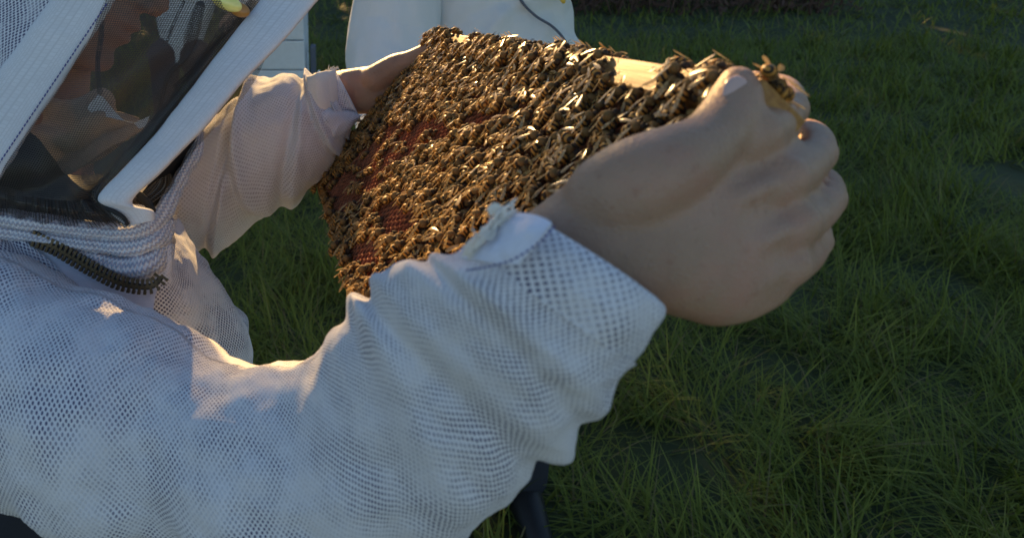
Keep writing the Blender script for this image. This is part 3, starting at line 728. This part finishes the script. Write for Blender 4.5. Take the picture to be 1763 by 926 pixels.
# far sleeve
fs = creases([(.20, .05, .6, .026, .09), (.36, -.10, 1.2, .026, .11), (.52, .09, .3, .024, .12), (.66, -.08, 1.6, .020, .12), (.78, .05, .2, .018, .12), (.88, .03, 2.0, .014, .10), (.10, .03, 0, .03, .08)])
part('sleeve', loft([(300, 255, 200, 425, .80, .06), (345, 206, 268, 420, .80, .075), (372, 202, 345, 432, .80, .085), (398, 176, 392, 426, .80, .09), (432, 145, 440, 388, .80, .088), (476, 130, 512, 340, .80, .078), (520, 129, 574, 284, .805, .058), (545, 130, 594, 252, .81, .046), (556, 128, 606, 226, .815, .040)], 220, 120, fold=fs, cap=False, nz=(.006, 16)), M['mesh_sleeve'], keeper)
part('cuff', loft([(540, 126, 580, 232, .815, .040), (560, 124, 604, 214, .82, .034), (576, 121, 622, 210, .825, .033), (573, 128, 612, 204, .827, .028)], 40, 60, cap=False, fold=creases([(.5, .1, 0, .1, .05)]), nz=(.002, 40)), M['mesh'], keeper)
part('cuff_tape', loft([(528, 132, 534, 200, .765, .010), (546, 126, 556, 194, .765, .010), (566, 121, 574, 188, .780, .010), (578, 120, 583, 178, .79, .009)], 30, 30, nz=(.002, 60), flat=.6), M['velcro'], keeper)
fr = Acc()
for k in range(22):
    x = 568 + random.uniform(-4, 8); y = 124 + random.uniform(-4, 4); fr.add(tube([(x, y, .785, .0006), (x + random.uniform(-5, 8), y - random.uniform(2, 6), .785, .0005), (x + random.uniform(-6, 14), y - random.uniform(0, 10), .785, .0003)], 5, 6))
fr.obj('frayed_thread', M['velcro'], keeper)
# rolled fold of sleeve under the far cuff
part('cuff_fold', loft([(520, 182, 508, 200, .775, .012), (540, 186, 530, 222, .77, .018), (570, 186, 562, 236, .775, .02), (600, 192, 588, 240, .79, .018), (622, 200, 612, 212, .80, .01)], 50, 40, nz=(.004, 35)), M['mesh'], keeper)
# near sleeve
ns_ = creases([(.30, .05, 0, .035, .10), (.45, -.05, 1, .03, .10), (.62, .04, 2, .03, .09), (.78, -.03, .6, .03, .07), (.15, .03, 0, .04, .08)])
part('sleeve', loft([(-160, 430, -40, 760, .52, .07), (80, 462, 80, 880, .485, .085), (300, 570, 280, 930, .45, .062), (500, 640, 560, 990, .40, .056), (592, 540, 800, 900, .345, .050), (640, 484, 910, 815, .315, .045), (700, 448, 985, 745, .29, .041), (770, 443, 1035, 660, .272, .038), (812, 425, 1075, 610, .266, .037)], 240, 140, fold=ns_, cap=False, nz=(.005, 22)), M['mesh_big'], keeper)
part('cuff', loft([(806, 424, 1068, 612, .270, .040), (850, 396, 1092, 570, .268, .041), (892, 371, 1122, 532, .268, .038), (906, 370, 1122, 518, .270, .033), (896, 384, 1100, 530, .272, .031)], 60, 100, cap=False, nz=(.003, 30)), M['mesh_big'], keeper)
part('cuff_tape', grid_sheet([[(792, 444, .250), (840, 452, .236), (890, 456, .228)], [(822, 418, .248), (868, 424, .233), (912, 430, .226)], [(858, 388, .246), (900, 392, .231), (936, 402, .226)], [(884, 372, .25), (920, 374, .236), (950, 388, .23)]], 40, 30, lambda u, v, p: .0015 * fbm(p, 60)), M['tape'], keeper)
sb = Acc(); sp_ = cr([list(W(x, y, z)) for x, y, z in ((958, 386, .2265), (925, 420, .2225), (880, 448, .224), (835, 460, .232), (800, 466, .245))], 60)
for i in range(2, 58, 3): sb.add(tube([tuple(sp_[i]) + (.0004,), tuple(sp_[i + 1]) + (.0004,)], 6, 3, world=True))
sb.obj('stitching', M['blue'], keeper)
solid(bpy.data.objects[-1] if False else [o for o in keeper.children if o.name.startswith('cuff_tape')][-1], .0015)
fr = Acc()
for k in range(90):
    t = random.random(); cx = 800 + 62 * t + random.gauss(0, 3); cy = 440 - 62 * t + random.gauss(0, 4); z = .243 + random.gauss(0, .002)
    fr.add(tube([(cx, cy, z, .00035), (cx + 12 + random.gauss(0, 5), cy - 14 + random.gauss(0, 5), z, .00035), (cx + 22 + random.gauss(0, 5), cy - 26 + random.gauss(0, 5), z + .002, .0003)], 5, 7))
for k in range(46):
    a0 = random.uniform(-.3, .2); r = random.uniform(9, 20)
    pts = [(852 + r * math.cos(a0 + q * .8) * .8 + random.gauss(0, 1.2), 378 - r * 1.35 * math.sin(a0 + q * .8) + random.gauss(0, 1.2), .243, .00032) for q in range(4)]
    fr.add(tube(pts, 5, 9))
fr.obj('frayed_tape', M['velcro'], keeper)
# jacket body
jk = creases([(.10, .03, 1.2, .02, .05), (.3, -.05, 2.2, .03, .06), (.5, .05, 4.2, .03, .06), (.7, .03, 4.9, .04, .05)])
jr = [(285, 352, -120, 300, .66, .05), (296, 385, -230, 380, .655, .10), (316, 425, -270, 470, .66, .115), (380, 508, -290, 560, .67, .125), (430, 600, -300, 640, .68, .13), (440, 720, -300, 720, .69, .135), (430, 800, -300, 800, .70, .14)]
part('jacket', loft(jr, 160, 160, fold=jk, cap=False, nz=(.003, 14)), M['mesh'], keeper)
# trousers and boots down to the ground
hip = W(60, 790, .70)
tr = Acc(); bt = []
hl = [hip + np.array([0, .0, 0])]
tr.add(tube([tuple(hip + np.array([0, 0, .08])) + (.15,), tuple(hip) + (.155,), tuple(hip + np.array([-.02, .02, -.15])) + (.16,)], 36, 12, world=True))
for s in (-1, 1):
    f = np.array([hip[0] - .05 - .02 * s, hip[1] + .11 * s, 0])
    kn = np.array([hip[0] - .02, hip[1] + .10 * s, .46])
    tr.add(tube([tuple(hip + np.array([-.02, .07 * s, -.08])) + (.10,), tuple(kn) + (.075,), tuple(f + np.array([0, 0, .09])) + (.07,)], 28, 30, world=True))
    bt.append(f)
tr.obj('trousers', M['trouser'], keeper)
for f in bt:
    part('boot', tube([tuple(f + np.array([-.06, 0, .045])) + (.045,), tuple(f + np.array([.04, 0, .05])) + (.048,), tuple(f + np.array([.16, 0, .035])) + (.036,)], 18, 16, world=True), M['boot'], keeper)
# front placket panel of the jacket running to the right hand edge
part('jacket_front', grid_sheet([[(284, 372, .565), (292, 392, .56), (300, 372, .60)], [(270, 430, .545), (305, 440, .55), (324, 424, .61)], [(262, 495, .535), (318, 500, .55), (382, 508, .63)], [(255, 600, .535), (330, 600, .55), (432, 600, .64)], [(250, 740, .54), (330, 740, .56), (438, 740, .66)]], 90, 60, lambda u, v, p: .005 * math.sin(v * 7 + u * 3) + .004 * fbm(p, 16)), M['mesh'], keeper)
# collar rolls
def roll(name, pts, m, fl=.6, nz=.003):
    return part(name, loft(pts, 120, 40, cap=True, nz=(nz, 45)), m, keeper)
roll('collar_roll', [(-40, 350, -45, 376, .53, .016), (60, 366, 55, 396, .53, .016), (150, 378, 148, 408, .53, .016), (215, 384, 222, 412, .53, .016), (252, 374, 268, 404, .535, .016), (272, 352, 296, 376, .55, .016), (300, 305, 318, 322, .57, .012), (332, 250, 346, 262, .59, .010), (342, 222, 350, 226, .60, .006)], M['knit'])
roll('collar_roll', [(-40, 374, -45, 398, .535, .018), (60, 388, 50, 416, .535, .018), (150, 400, 146, 430, .535, .018), (220, 404, 224, 440, .535, .018), (262, 394, 286, 424, .54, .018), (286, 366, 306, 380, .56, .012)], M['knit'])
roll('collar_roll', [(40, 404, 36, 420, .545, .012), (110, 416, 100, 440, .54, .016), (170, 424, 164, 462, .54, .018), (225, 432, 222, 482, .54, .02), (268, 420, 284, 470, .542, .02), (288, 398, 300, 420, .555, .012)], M['knit'])
# smooth tape beside the zip
part('zip_tape', grid_sheet([[(20, 404, .535), (30, 400, .535), (44, 404, .54)], [(60, 436, .528), (80, 425, .53), (96, 420, .535)], [(120, 486, .522), (140, 462, .527), (152, 448, .532)], [(190, 530, .52), (210, 500, .525), (216, 480, .53)], [(262, 540, .52), (268, 508, .525), (276, 478, .53)]], 60, 20, lambda u, v, p: .001 * fbm(p, 40)), M['tape'], keeper)
# lower left panel with bold holes
part('jacket_panel', grid_sheet([[(-60, 390, .52), (0, 402, .525), (30, 408, .53)], [(-60, 450, .515), (30, 440, .52), (72, 440, .525)], [(-60, 520, .51), (80, 500, .515), (140, 496, .52)], [(-60, 600, .51), (120, 580, .515), (240, 560, .52)], [(-60, 760, .53), (120, 740, .53), (250, 740, .54)]], 90, 60, lambda u, v, p: .004 * math.sin(v * 9 - u * 4) + .003 * fbm(p, 20)), M['mesh_hood'], keeper)
# zip
ZP = cr([list(W(x, y, z)) for x, y, z in ((56, 410, .520), (98, 428, .519), (150, 458, .517), (200, 484, .515), (238, 493, .515), (264, 491, .517), (280, 474, .52))], 600)
zl = np.concatenate([[0], np.cumsum(np.linalg.norm(np.diff(ZP, axis=0), axis=1))]); za = Acc(); zt = Acc(); d = 0; k = 0
zipper = empty('zipper', ZP[0]); zipper.parent = keeper; zipper.location = Vector(ZP[0]) - keeper.location
def sub(name, acc, mat):
    o = acc.obj(name, mat); o.data.transform(Matrix.Translation(-Vector(ZP[0]))); o.parent = zipper; return o
while d < zl[-1]:
    i = int(np.searchsorted(zl, d)); i = min(max(i, 1), 598); t = unit(ZP[i + 1] - ZP[i - 1]); b = unit(np.cross(t, -cF)); s = 1 if k % 2 else -1; n = np.cross(b, t)
    za.add(box(ZP[i] + b * s * .0020, t * .0009, b * .0030, n * .0013)); za.add(box(ZP[i] + b * s * .0046, t * .0011, b * .0010, n * .0016))
    d += .0019; k += 1
zt.add(tube([tuple(p) + (.0022,) for p in ZP[::30]], 8, 60, world=True, flatten=.3))
mz = bpy.data.objects.remove(zipper)
o = za.obj('zipper', M['brass'], keeper, False); zt.obj('zip_cord', M['black'], keeper)
# ---- hood and veil
root = keeper
def bandgeo(rows, t=.006, ns=120): return loft([(a, b, c, d, z, t) for a, b, c, d, z in rows], ns, 36, flat=.55, nz=(.0012, 30))
part('hood_band', bandgeo([(232, -60, 118, -60, .50), (198, 0, 88, 0, .50), (150, 75, 44, 66, .50), (95, 160, -8, 132, .50), (35, 250, -70, 215, .50), (-5, 315, -110, 290, .50), (-40, 370, -150, 350, .50)]), M['band'], root)
part('hood_band', bandgeo([(500, -60, 610, -70, .545), (450, 0, 549, 0, .54), (395, 70, 492, 66, .53), (326, 158, 414, 146, .52), (258, 242, 338, 236, .51), (205, 300, 275, 298, .503), (172, 338, 226, 348, .50), (186, 360, 262, 362, .505), (216, 390, 268, 378, .51)]), M['band'], root)
# stitches along the band's inner hem
st = Acc()
for i in range(46):
    t = i / 45; x = 184 - 196 * t + 1; y = 8 + 290 * t; c = W(x - 2, y, .4935); dr = unit(W(x - 8, y + 12, .4935) - c); st.add(tube([tuple(c) + (.0005,), tuple(c + dr * .0016) + (.0005,)], 5, 3, world=True))
st.obj('stitching', M['blue'], root)
# piping tube inside the right band, with gathered mesh
part('veil_hem', tube([(470, -40, .552, .0052), (440, 2, .545, .005), (384, 72, .535, .0048), (315, 156, .525, .005), (250, 236, .515, .0052), (196, 300, .507, .0048), (166, 336, .503, .004), (190, 366, .503, .003), (218, 386, .50, .003)], 14, 120), M['veil'], root)
part('black_edging', tube([(168, 342, .499, .0014), (178, 356, .498, .0016), (200, 366, .497, .0016), (214, 376, .498, .0016), (219, 386, .50, .0014)], 8, 30), M['black'], root)
def vd(u, v, p): return .006 * fbm(p * np.array([1, 1, 1]), 9) + .004 * math.sin(u * 9 + v * 7)
part('veil_panel', grid_sheet([[(185, -90, .505), (330, -90, .50), (500, -90, .545)], [(140, 40, .503), (270, 40, .492), (415, 40, .535)], [(70, 150, .503), (190, 160, .488), (330, 150, .522)], [(-10, 260, .503), (110, 290, .487), (232, 262, .51)], [(-60, 330, .503), (70, 345, .492), (172, 345, .503)]], 120, 90, vd), M['veil'], root)
# gathered strip of net above the collar
part('veil_skirt', grid_sheet([[(-60, 312, .503), (0, 320, .503), (70, 338, .50), (130, 344, .498), (172, 350, .499)], [(-60, 338, .506), (0, 345, .502), (70, 360, .498), (140, 368, .496), (196, 372, .498)], [(-60, 362, .515), (0, 368, .512), (70, 380, .51), (150, 386, .51), (220, 388, .51)]], 40, 160, lambda u, v, p: .0022 * math.sin(v * 62 + 3 * math.sin(v * 11))), M['veil'], root)
part('veil_skirt', grid_sheet([[(-60, 316, .507), (0, 324, .507), (70, 341, .504), (130, 347, .502), (172, 352, .503)], [(-60, 340, .512), (0, 348, .508), (70, 362, .504), (140, 370, .502), (196, 374, .504)], [(-60, 364, .52), (0, 370, .517), (70, 382, .515), (150, 388, .515), (218, 389, .515)]], 40, 160, lambda u, v, p: .0022 * math.sin(v * 48 + 2)), M['veil'], root)
# far side of the veil: same net, hung in deep folds
def fd(u, v, p): return .008 * math.sin(v * 8 + u * 5) + .004 * fbm(p, 5)
part('veil_panel', grid_sheet([[(120, -90, .80), (300, -90, .84), (470, -90, .80), (600, -90, .60)], [(110, 40, .80), (260, 50, .84), (390, 40, .78), (500, 20, .575)], [(60, 160, .80), (190, 200, .84), (320, 160, .76), (420, 140, .555)], [(-20, 290, .78), (110, 300, .82), (230, 290, .74), (330, 250, .55)], [(-60, 400, .74), (80, 395, .74), (200, 390, .68), (290, 350, .55)]], 120, 90, fd), M['veil'], root)
# dark seams / bunched folds of net
for pts in ([(176, -30, .60, .0028), (174, 60, .59, .0025), (168, 110, .58, .0022), (172, 160, .58, .0025)], [(345, 10, .56, .004), (330, 60, .56, .006), (318, 100, .56, .003), (290, 130, .56, .0022), (276, 180, .56, .0018), (262, 215, .56, .0025), (236, 240, .56, .003), (200, 262, .55, .006), (160, 300, .55, .010)],
            [(316, 4, .60, .0016), (300, 40, .60, .0016), (288, 70, .60, .0014)], [(420, 20, .56, .006), (380, 60, .56, .004), (340, 115, .56, .003), (300, 150, .55, .002)]):
    part('veil_fold', tube(pts, 10, 40, flatten=.5), M['veil'], root)
# dark inner lining low in the hood
part('hood_lining', grid_sheet([[(-60, 250, .56), (20, 225, .56), (58, 232, .57), (92, 272, .58), (120, 300, .58), (175, 300, .57)], [(-60, 300, .54), (20, 290, .54), (60, 300, .54), (100, 320, .54), (140, 340, .54), (190, 330, .54)], [(-60, 356, .53), (20, 366, .53), (60, 372, .53), (120, 378, .53), (170, 382, .53), (214, 380, .53)]], 40, 60, lambda u, v, p: .003 * math.sin(v * 20) * u), M['black'], root)
# black side opening right of the band with a sunlit net window
part('side_gusset', grid_sheet([[(352, 205, .57), (350, 214, .60)], [(300, 262, .55), (338, 262, .60)], [(262, 310, .54), (304, 316, .585)], [(232, 346, .53), (262, 362, .56)]], 40, 20), M['black'], root)
part('side_window', grid_sheet([[(268, 312, .532), (296, 298, .54)], [(246, 332, .528), (300, 320, .545)], [(228, 346, .525), (262, 352, .54)]], 24, 24, lambda u, v, p: .001 * math.sin(v * 30)), M['veil'], root)
part('side_strap', tube([(240, 336, .522, .003), (254, 350, .522, .0032), (262, 362, .522, .003)], 8, 20, flatten=.4), M['black'], root)
# hood cloth, left of the band, over the back of the head
part('hood', grid_sheet([[(118, -70, .505), (40, -90, .53), (-120, -120, .60)], [(86, 0, .505), (20, 0, .53), (-140, -20, .60)], [(40, 68, .505), (-20, 60, .53), (-170, 70, .60)], [(-10, 132, .505), (-60, 140, .53), (-200, 160, .60)], [(-72, 218, .505), (-120, 230, .53), (-230, 250, .60)], [(-112, 292, .505), (-160, 320, .53), (-250, 360, .62)]], 90, 60, lambda u, v, p: .003 * fbm(p, 14)), M['mesh_hood'], root)
# crown of the hood over the head
cv = []; nA, nB = 26, 56
for i in range(nA + 1):
    ph = .5 * math.pi * i / nA
    for j in range(nB):
        th = 2 * math.pi * j / nB; cv.append(HP(-.105 + .150 * math.sin(ph) * math.cos(th), -.055 - .150 * math.cos(ph), .125 * math.sin(ph) * math.sin(th)) + .003 * fbm((i * .2, j * .2, 0), 1))
cf = [(i * nB + j, (i + 1) * nB + j, (i + 1) * nB + (j + 1) % nB, i * nB + (j + 1) % nB) for i in range(nA) for j in range(nB)]
solid(part('hood_crown', (cv, cf, [(v[0], v[2]) for v in cv]), M['band'], root), .003)
# shirt collar inside the veil
part('shirt_collar', grid_sheet([[(88, 168, .60), (130, 176, .585), (178, 160, .60), (200, 188, .60)], [(60, 205, .60), (120, 215, .575), (170, 195, .58), (236, 214, .60)], [(40, 240, .60), (110, 262, .57), (180, 232, .57), (256, 204, .60)], [(20, 300, .61), (110, 300, .58), (180, 270, .58), (240, 232, .60)]], 60, 60, lambda u, v, p: .006 * math.sin(u * 14 + v * 3) + .004 * fbm(p, 22)), M['shirt'], root)
part('collar_tip', grid_sheet([[(168, 163, .578), (176, 166, .578)], [(152, 190, .572), (212, 206, .575)], [(200, 206, .572), (236, 212, .578)]], 20, 20), M['cotton'], root)
part('collar_tip', grid_sheet([[(230, 212, .578), (258, 200, .58)], [(240, 222, .578), (250, 218, .578)]], 12, 12), M['cotton'], root)
part('highlight_blob', ell(W(390, 4, .520), (.0125, .0062, .006), 14, np.stack([unit(cR - .45 * cU), unit(cU + .45 * cR), cF])), M['amber'], root)  # added blobs whose colour stands in for a bright highlight on the veil
part('highlight_blob', ell(W(412, 17, .524), (.0085, .0055, .004), 12, np.stack([unit(cR - .45 * cU), unit(cU + .45 * cR), cF])), M['orange'], root)
tag(keeper, 'beekeeper in white ventilated jacket and black net veil, holding up the frame of bees', 'person')
# ------------------------------------------------------------------ second beekeeper behind the frame
def other(name_label, z, prof_rows, sleeves, hoodc, hoodr, feet, extra=None, mk='cotton', folds=None, mt='trouser'):
    f0 = W(*feet); root = empty('person', (f0[0], f0[1], 0))
    part('jacket', loft(prof_rows, 120, 96, fold=folds, cap=True, nz=(.008, 6)), M[mk], root)
    bd = Acc()
    hc = np.array(hoodc); bd.add(ell(hc, (.078, .095, .115), 16)); top = W((prof_rows[0][0] + prof_rows[0][2]) / 2, prof_rows[0][1], z)
    bd.add(tube([tuple(hc - np.array([0, 0, .05])) + (.055,), tuple(hc - np.array([0, -.02, .30])) + (.09,), tuple(hc - np.array([0, -.02, .6])) + (.10,)], 20, 12, world=True))
    for arm in sleeves: 
        a = [(p[0], p[1], p[2], max(.024, p[3] * .5)) for p in arm]; bd.add(tube(a, 16, 24))
        e = a[-1]; e0 = W(*e[:3]); d = unit(e0 - W(*a[-2][:3])); sd = unit(np.cross(d, cU))
        bd.add(ell(e0 + d * .05, (.045, .02, .04), 12))
        for q in range(4): bd.add(tube([tuple(e0 + d * .07 + sd * (q - 1.5) * .019) + (.010,), tuple(e0 + d * .11 + sd * (q - 1.5) * .019 - cU * .008) + (.0095,), tuple(e0 + d * .135 + sd * (q - 1.5) * .018 - cU * .03) + (.008,)], 10, 10, world=True))
        bd.add(tube([tuple(e0 + d * .03 + sd * .035) + (.012,), tuple(e0 + d * .07 + sd * .06) + (.010,), tuple(e0 + d * .095 + sd * .06) + (.009,)], 10, 10, world=True))
    bd.add(ell(hc + np.array([-.01, -.10, -.01]), (.015, .018, .02), 8))
    remeshed('body', bd, .006, M['skin'], root, 3)
    for arm in sleeves:
        g = tube(arm, 60, 120, cap=False); cs = []
        for v_ in g[0]:
            f_ = fbm(v_ * np.array([1, 1, .45]) + v_[0] * .8, 9, 3); cs.append(v_ + cdir(np.array([0, 0, -1])) * (.020 * abs(f_) - .006) + np.array([1, 0, 0]) * .006 * f_)
        part('sleeve', (cs, g[1], g[2]), M[mk], root)
    hh = Acc(); hh.add(ell(hc + np.array([0, .02, .02]), hoodr, 20)); hh.add(ell(hc + np.array([0, 0, .12]), (.20, .20, .010), 20)); hh.obj('hood', M[mk], root)
    tr = Acc(); hz = prof_rows[-1]; hp = W((hz[0] + hz[2]) / 2, (hz[1] + hz[3]) / 2, z)
    for s in (-1, 1):
        tr.add(tube([tuple(hp + np.array([s * .08, 0, .05])) + (.11,), (hp[0] + s * .10, hp[1], .45, .08), (hp[0] + s * .12, hp[1], .07, .07)], 26, 30, world=True))
        part('boot', tube([(hp[0] + s * .12, hp[1] + .05, .045, .045), (hp[0] + s * .12, hp[1] - .05, .05, .048), (hp[0] + s * .13, hp[1] - .17, .035, .036)], 16, 14, world=True), M['boot'], root)
    tr.obj('trousers', M[mt], root); tag(root, name_label, 'person'); return root
z2 = 1.55
cfold = creases([(.2, .10, 1, .03, .02), (.35, -.12, 2, .035, .025), (.46, .16, 4.4, .03, .03), (.56, -.14, 4.0, .025, .03), (.65, .08, 5, .03, .02)])
hd2 = np.array([.30, 1.66, 1.66])
c0_ = cfold
def cfold(t, th):
    f = max(0.0, -math.sin(th)); a = math.cos(th)
    return c0_(t, th) * .5 + f * (.10 * abs(noise.noise(Vector((t * 7 + a * 3, a * 2.5 - t * 4, 1)))) - .05 + .05 * math.exp(-((t - .52 + .25 * a) / .03) ** 2) + .04 * math.exp(-((t - .45 - .3 * a) / .025) ** 2))
p2 = other('white-jacketed person standing behind the bees, body only, grey zip line down chest', z2,
    [(1040, -330, 660, -330, z2, .10), (1025, -230, 670, -230, z2, .13), (985, -100, 715, -100, z2, .14), (982, 0, 730, 0, z2, .14), (986, 50, 735, 60, z2, .14), (1010, 110, 725, 130, z2, .145), (1040, 220, 700, 230, z2, .15), (1040, 330, 690, 330, z2, .15)],
    [[(700, -270, z2, .09), (690, -120, z2 - .03, .093), (684, 0, z2 - .05, .098), (676, 80, z2 - .06, .100), (676, 150, z2 - .12, .088), (680, 230, z2 - .26, .07), (690, 270, z2 - .36, .055)],
     [(1000, -270, z2, .09), (1080, -160, z2, .085), (1090, -120, z2 - .2, .075), (1020, -110, z2 - .35, .06)]], hd2, (.13, .14, .16), (820, 900, z2), folds=cfold)
zc2 = [(892, -6), (905, 12), (925, 30), (948, 44), (965, 60), (975, 76), (980, 92)]
pz = part('zip_line', tube([(x, y, z2 - .148 + .0 * i, .0028) for i, (x, y) in enumerate(zc2)], 8, 60), M['grey'], p2)
part('yellow_tab', tube([(964, -8, z2 - .13, .006), (970, 3, z2 - .135, .005)], 8, 6), M['yellow'], p2)
# third figure, far off, seen through the net
z3 = 4.0
p3 = other('distant person in pale suit, seen only through the black net veil', z3,
    [(350, -215, 290, -215, z3, .09), (385, -180, 258, -180, z3, .13), (386, -120, 256, -120, z3, .14), (384, -60, 258, -60, z3, .14), (374, 0, 264, 0, z3, .14), (352, 60, 276, 60, z3, .12), (338, 112, 286, 112, z3, .09)],
    [[(380, -165, z3, .08), (400, -100, z3, .08), (404, -40, z3 - .05, .07), (400, 20, z3 - .1, .055)]], W(322, -285, z3), (.13, .14, .16), (330, 200, z3), mt='trouser')
